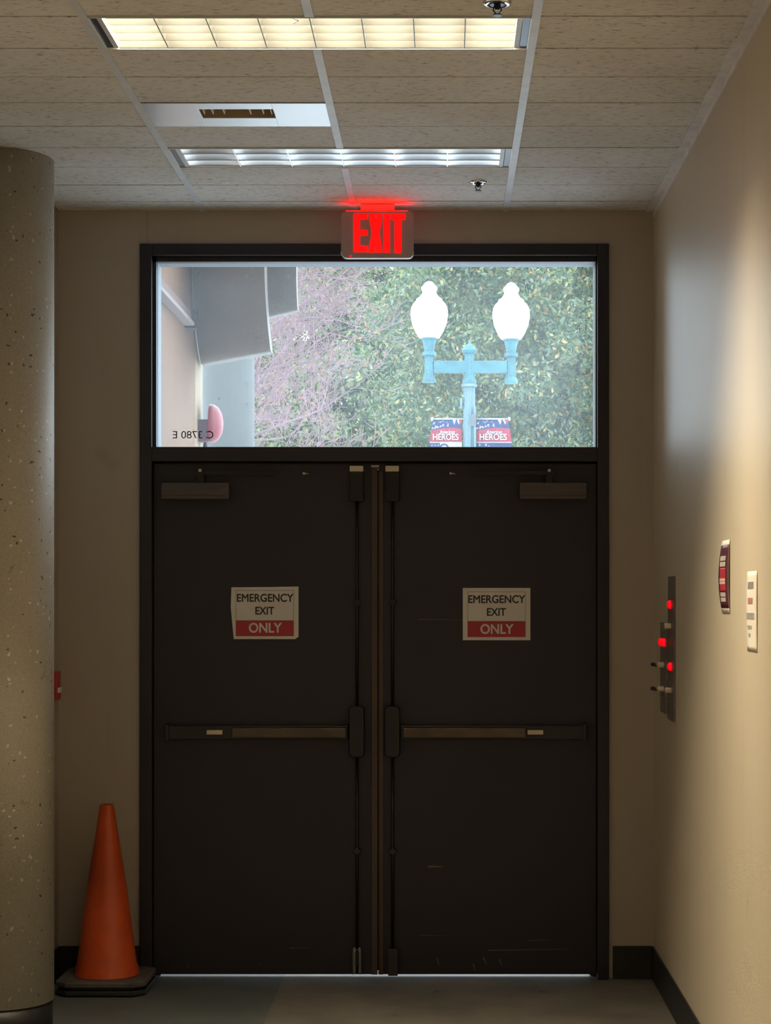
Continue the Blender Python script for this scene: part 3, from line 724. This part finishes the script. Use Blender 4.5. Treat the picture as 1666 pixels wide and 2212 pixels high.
gt = empty('alarm_gong', (OXW, 10.3, 2.33), 'red round alarm gong on a maroon box outside, seen edge-on', 'alarm bell')
g0 = P(431, 955, 10.3); g1 = P(431, 908, 10.3)
MB().box(OXW, OXW + .055, 10.24, 10.36, g0.z, g1.z).build('back_box', M['purple_box'], gt, .003)
gc = (OXW + .055, 10.3, P(0, 915, 10.3).z)
MB().lathe([(.100, 0), (.103, .008), (.10, .022), (.085, .045), (.055, .062), (.02, .07), (.002, .071)], gc, 'x', 32).build('gong_dome', plain('faded_red_gong', (.22, .012, .022), .35), gt)
MB().lathe([(.008, 0), (.012, .012), (.008, .03), (.004, .035)], (OXW + .03, 10.3, g0.z - .036), 'z', 12).build('conduit_nipple', M['rubber_dark'], gt)

# curved concrete fascia panels
def fascia(p0, p1, zb, hcurve, depth, th, label, grp=True):
    a = Vector((p0[0], p0[1], 0)); b = Vector((p1[0], p1[1], 0)); d = (b - a).normalized(); nrm = Vector((-d.y, d.x, 0))
    nrm = Vector((0, 1, 0))
    prof = [(0, 5.4), (0, zb + hcurve * 1.6)]
    for k in range(1, 13):
        t = k / 12; prof.append((depth * t ** 2.2, zb + hcurve * 1.6 * (1 - t) ** 1.0))
    inner = [(x + th, z + (0 if i < 2 else 0)) for i, (x, z) in enumerate(prof)][::-1]
    pts = prof + inner; n = len(pts)
    vs = [a + nrm * x + Vector((0, 0, z)) for x, z in pts] + [b + nrm * x + Vector((0, 0, z)) for x, z in pts]
    m = MB(); nn = len(prof)
    m.add(vs, [(i, i + 1, n + i + 1, n + i) for i in range(n - 1)] + [(n - 1, 0, n, 2 * n - 1)], 0, True)
    for i in range(nn - 1):
        for off in (0, n): m.add([vs[off + i], vs[off + i + 1], vs[off + n - 2 - i], vs[off + n - 1 - i]], [(0, 1, 2, 3)], 0)
    o = m.build('concrete_fascia', M['fascia'])
    return tag(o, label, 'concrete panel', 'curved concrete fascia panels')
fascia((-1.285, 9.9), (-.869, 9.35), 2.77, .26, .33, .14, 'large hanging grey concrete panel with curved lower edge outside the transom')
fascia((-.907, 9.78), (-.727, 9.5), 2.96, .10, .08, .08, 'smaller grey concrete panel behind, ending higher, beside the bare twigs')
MB_ = MB().box(-7, -.62, YW + .161, 12.2, 5.0, 5.4).build('concrete_overhang', M['fascia']); tag(MB_, 'concrete overhang slab above the hanging panels outside', 'overhang', kind='structure')
cc = MB().lathe([(.215, 0), (.215, 6.5)], (P(493, 0, 16).x, 16, 0), 'z', 48).build('outdoor_column', M['agg_out'])
tag(cc, 'round grey speckled concrete column outside below the hanging panel', 'column')

# ------------------------------------------------------------------ street lamp and banners
LD = 22.0; u = LD / F
lx = (1014 - 962) * u
def lz(y): return EYE + (1295 - y) * u
lt = empty('street_lamp', (lx, LD, 0), 'teal twin-globe street lamp post outside with two lit white globes', 'street lamp')
MB().lathe([(.24, 0), (.24, .35), (.16, .5), (.10, .7), (.077, .8), (.068, lz(832))], (lx, LD, 0), 'z', 24, flute=(4, 5)).build('post', M['teal_worn'], lt)
MB().lathe([(.09, lz(836)), (.09, lz(831)), (.075, lz(829))], (lx, LD, 0), 'z', 24).build('post_collar', M['teal_worn'], lt)
hub = [(15, 829), (15, 822), (11, 812), (10.5, 766), (15, 762), (17, 757), (15.5, 755), (11, 747), (6, 745), (3, 742), (2.5, 737), (.5, 733)]
MB().lathe([(r * u, lz(y)) for r, y in hub], (lx, LD, 0), 'z', 24, flute=(2, 3)).build('hub', M['teal'], lt)
MB().box((937 - 962) * u, (1096 - 962) * u, LD - .035, LD + .035, lz(806), lz(780)).build('cross_arm', M['teal'], lt, .006)
hold = [(14, 826), (14.5, 821), (11, 812), (10, 770), (14.5, 768), (14.5, 761), (10, 759), (14.5, 736), (18, 733), (18, 728)]
glb = [(22, 730), (30, 717), (37, 700), (40.5, 680), (39, 665), (34, 655), (28, 650), (27.5, 646), (20, 641), (15, 633), (14.5, 629), (17, 626), (16.5, 620), (12, 616), (8, 610), (3, 608), (.5, 607.5)]
for gx, dy in ((927.5, 0), (1104.5, 2.5)):
    X = (gx - 962) * u
    h_ = MB().lathe([(r * u, lz(y + dy)) for r, y in hold], (X, LD, 0), 'z', 24, flute=(2, 3)).build('lamp_holder', M['teal'], lt)
    MB().lathe([(r * u, lz(y + dy)) for r, y in glb], (X, LD, 0), 'z', 32).build('globe', M['globe'], h_)
MB().box(lx + .052, lx + .075, LD - .09, LD - .06, 1.5, lz(880)).build('conduit', M['teal_worn'], lt)
MB().box(lx + .02, lx + .075, LD - .10, LD - .055, lz(922), lz(897)).build('bracket_clamp', M['clamp'], lt)
MB().box(lx - .105, lx - .08, LD - .04, LD + .04, lz(882), lz(860)).build('side_box', M['teal_worn'], lt)

def banner(x0, x1, ytop, sway, label, person):
    z1 = lz(ytop + 2); h = .98; X0_ = (x0 - 962) * u; X1_ = (x1 - 962) * u
    t = empty('street_banner', ((X0_ + X1_) / 2, LD - .02, z1), label, 'banner', 'pole banners on the street lamp')
    yb = LD - .02
    MB().tube([(X0_ - .02, yb, z1 + .008), (X1_ + .02, yb, z1 + .008)], .009, 8).build('banner_rod', M['banner_white'], t)
    MB().lathe([(.02, -.014), (.024, 0), (.02, .014)], ((X0_ - .012 if sway < 0 else X1_ + .012), yb, z1 + .008), 'x', 12).build('rod_end', M['banner_white'], t)
    out = -1 if sway < 0 else 1
    def pos(uu, v, off):
        z = z1 - v * h; k = (uu if out > 0 else 1 - uu)
        return (X0_ + (X1_ - X0_) * uu + sway * math.sin(min(v, 1) * 4.2) * k * .045 , yb - off + .018 * math.sin(uu * 5 + v * 7) * v * 2, z)
    def patch(name, mat, fn, u0, u1, v0, v1, off, nu=14, nv=14, th=.001):
        vs = []
        for j in range(nv + 1):
            for i in range(nu + 1):
                uu = u0 + (u1 - u0) * i / nu; va, vb = v0 if not callable(v0) else v0(uu), v1 if not callable(v1) else v1(uu)
                vs.append(pos(uu, va + (vb - va) * j / nv, off))
        m = MB(); m.add(vs, [(j * (nu + 1) + i, j * (nu + 1) + i + 1, (j + 1) * (nu + 1) + i + 1, (j + 1) * (nu + 1) + i) for j in range(nv) for i in range(nu)], 0, True)
        o = m.build(name, mat, t, recalc=False); solid(o, th); return o
    def blobs(name, mat, items, off):      # small polygons: (u, v, size, kind)
        for (bu, bv, sz, kd) in items:
            m = MB()
            if kd == 'star': ps = [(bu + sz * (1 if k % 2 == 0 else .45) * math.sin(k * PI / 5), bv - sz * .36 * (1 if k % 2 == 0 else .45) * math.cos(k * PI / 5)) for k in range(10)]
            elif kd == 'pen': ps = [(bu - sz, bv), (bu + sz, bv), (bu + .1 * sz, bv + sz * 1.0)]
            vs = [pos(a_, b_, off) for a_, b_ in ps] ; m.add(vs, [tuple(range(len(vs)))]); m.build(name, mat, t, recalc=False)
    patch('navy_cloth', M['navy'], None, 0, 1, 0, 1, 0, 14, 40)
    patch('red_field', M['banner_red'], None, 0, 1, lambda a_: .125 - .03 * math.sin(a_ * PI * .8), .255, .003)
    patch('white_stripe', M['banner_white'], None, 0, 1, .255, .268, .0035, 14, 2)
    random.seed(5)
    it = [(random.uniform(.03, .55), random.uniform(.012, .085), random.uniform(.018, .04), 'star') for _ in range(16)]
    it += [(.03 + .085 * k, .098 - .012 * k * k / 5, .045, 'star') for k in range(5)]
    blobs('star', M['banner_white'], it, .004)
    blobs('pennant', M['banner_white'], [(.73, .0, .06, 'pen'), (.88, .0, .06, 'pen')], .004)
    blobs('red_pennant', M['banner_red'], [(.94, .0, .06, 'pen')], .005)
    a_ = pos(.10, .235, 0); b_ = pos(.88, .165, 0)
    text('heroes_lettering', 'HEROES', a_[0], b_[0], a_[2], b_[2], yb - .026, M['banner_white'], t, fat=.0022)
    a_ = pos(.28, .163, 0); b_ = pos(.76, .122, 0)
    text('american_lettering', 'American', a_[0], b_[0], a_[2], b_[2], yb - .026, M['banner_white'], t, shear=.35, fat=.0012)
    if person:
        patch('white_print_field', M['banner_white'], None, .32, 1, .268, .62, .004)
        m = MB()
        vs = [pos(.45 + .14 * math.cos(k * PI / 10), .318 - .042 * math.sin(k * PI / 10), .006) for k in range(11)]; m.add(vs, [tuple(range(11))])
        m.build('printed_cap', M['navy'], t, recalc=False)
        patch('printed_strip', M['skin_print'], None, .33, .58, .316, .40, .0055, 4, 4)
    blobs('small_star', M['banner_white'], [(.08, .295, .03, 'star'), (.18, .295, .03, 'star'), (.27, .295, .03, 'star')] if person else [(.10, .29, .04, 'star'), (.27, .29, .045, 'star'), (.35, .305, .03, 'star')], .005)
banner(936, 998.5, 905, -1, 'navy and red HEROES banner left of the lamp post, showing a printed cap', True)
banner(1029, 1098, 905, 1, 'navy and red HEROES banner right of the lamp post', False)

# ------------------------------------------------------------------ trees
def leaf_mesh(name, mat, parent, centers, radii, per, size, seed, flat=.75):
    rng = np.random.default_rng(seed)
    C_ = np.repeat(np.array(centers), per, 0); R_ = np.repeat(np.array(radii), per)[:, None]
    n = len(C_)
    d = rng.normal(size=(n, 3)); d /= np.linalg.norm(d, axis=1)[:, None]
    pts = C_ + d * (R_ * rng.uniform(.15, 1, (n, 1)) ** .5) * np.array([1, 1, flat])
    a = rng.normal(size=(n, 3)); a[:, 2] -= .5; a /= np.linalg.norm(a, axis=1)[:, None]
    b = np.cross(a, rng.normal(size=(n, 3))); b /= np.linalg.norm(b, axis=1)[:, None]
    L = size * rng.uniform(.6, 1.3, (n, 1)); Wd = L * .42
    v = np.stack([pts - a * L * .5, pts + b * Wd * .5, pts + a * L * .5, pts - b * Wd * .5], 1).reshape(-1, 3).astype('f')
    me = bpy.data.meshes.new(name); me.vertices.add(4 * n); me.vertices.foreach_set('co', v.ravel())
    me.loops.add(4 * n); me.loops.foreach_set('vertex_index', np.arange(4 * n, dtype='i'))
    me.polygons.add(n); me.polygons.foreach_set('loop_start', np.arange(0, 4 * n, 4, dtype='i')); me.polygons.foreach_set('loop_total', np.full(n, 4, 'i'))
    me.materials.append(mat); me.update(calc_edges=True)
    o = bpy.data.objects.new(name, me); COL.objects.link(o)
    if parent: attach(o, parent)
    return o

def limbs(m, p, d, L, r, depth, rng, ends, spread=.7, up=.15, nseg=4, kids=(2, 4), sides=6, rmin=.004, shrink=.72):
    pts = [p]; rad = [r]
    for k in range(nseg):
        d = (d + Vector((rng.uniform(-1, 1), rng.uniform(-1, 1), rng.uniform(-1, 1))) * .16 + Vector((0, 0, up * .3))).normalized()
        pts.append(pts[-1] + d * (L / nseg)); rad.append(max(rmin, r * (1 - .45 * (k + 1) / nseg)))
    m.tube(pts, rad, sides if depth > 1 else 3)
    if depth == 0: ends.append(pts[-1]); return
    for k in range(rng.randint(*kids)):
        t = rng.uniform(.35, 1) if k else 1; i = min(nseg - 1, int(t * nseg)); q = pts[i] + (pts[i + 1] - pts[i]) * (t * nseg - i if t < 1 else 1)
        nd = (d + Vector((rng.uniform(-1, 1), rng.uniform(-1, 1), rng.uniform(-.8, 1))) * spread).normalized()
        limbs(m, q, nd, L * shrink * rng.uniform(.8, 1.15), max(rmin, rad[-1] * .8), depth - 1, rng, ends, spread, up, nseg, kids, sides, rmin, shrink)
    if depth <= 2: ends.append(pts[-1])

def green_tree(x, y, H, R, z0, mat, seed, label, ncl, per, size, gap=0):
    rng = random.Random(seed)
    t = empty('leafy_tree', (x, y, 0), label, 'tree', 'leafy trees outside the transom')
    m = MB(); ends = []
    m.tube([(x, y, 0), (x + .1, y, z0 * .6), (x, y + .05, z0 + 1)], [.24, .19, .15], 10)
    for k in range(9):
        a = k * 2.4; limbs(m, Vector((x, y, z0 * .75 + k * (H - z0) * .085)), Vector((math.cos(a), math.sin(a), .7)), R * .55, .08, 2, rng, ends, .8, .2, 4, (2, 3), 6, .012)
    m.build('trunk_and_branches', M['bark'], t, recalc=False)
    cs = []; rs = []
    while len(cs) < ncl:
        p_ = Vector((rng.uniform(-1, 1), rng.uniform(-1, 1), rng.uniform(-1, 1)))
        if p_.length > 1 or p_.length < .35: continue
        cs.append((x + p_.x * R, y + p_.y * R, (z0 + H) / 2 + p_.z * (H - z0) / 2)); rs.append(rng.uniform(.3, .75))
    leaf_mesh('foliage', mat, t, cs, rs, per, size, seed)
green_tree(1.9, 34, 9.5, 3.2, 2.6, M['leaf'], 11, 'dense dark green leafy tree directly behind the street lamp', 380, 330, .10)
green_tree(-2.6, 42, 10.5, 3.4, 3.2, M['leaf2'], 12, 'pale green leafy tree behind the bare twigs, left of the lamp', 380, 240, .15)
green_tree(5.3, 42, 12, 3.6, 2.0, M['leaf'], 13, 'dark leafy tree farther back at the right edge of the transom', 260, 200, .14)
green_tree(-7.2, 52, 14, 3.8, 2.0, M['leaf2'], 14, 'leafy tree farthest left, behind the bare twigs and concrete', 420, 240, .18)
green_tree(1.0, 57, 13, 4.2, 2.4, M['leaf'], 15, 'distant leafy tree filling the gap between the nearer crowns', 420, 230, .19)

def bare_tree(x, y, seed, label, H, n, tilt):
    rng = random.Random(seed); t = empty('bare_tree', (x, y, 0), label, 'tree', 'bare trees outside the transom')
    m = MB(); ends = []
    m.tube([(x, y, 0), (x + .05, y, .9), (x + .1, y, 1.9)], [.11, .09, .07], 8)
    for k in range(n):
        a = rng.uniform(-.6, .8); e = rng.uniform(-.35, 1.25)
        d = Vector((math.cos(a) * math.cos(e) * tilt, math.sin(a) * .8, math.sin(e) + .1)).normalized()
        limbs(m, Vector((x + .1 + rng.uniform(0, .9), y + rng.uniform(-.5, .5), 2.6 + rng.uniform(-.5, 2.9))), d, 1.08, .02, 4, rng, ends, .85, .08, 4, (3, 4), 4, .0032, .66)
    m.build('twigs', M['twig'], t, recalc=False)
    rs = None
    sel = [tuple(e) for i, e in enumerate(ends) if i % 5 == 0]
    leaf_mesh('withered_leaves', M['leaf_dry'], t, sel, [.12] * len(sel), 2, .05, seed)
bare_tree(-3.45, 24.6, 3, 'bare twiggy tree with purplish branches just right of the concrete column', 4.6, 19, 1)
bare_tree(-4.0, 29.5, 7, 'second bare tree standing farther back among the twigs', 5.5, 15, 1)
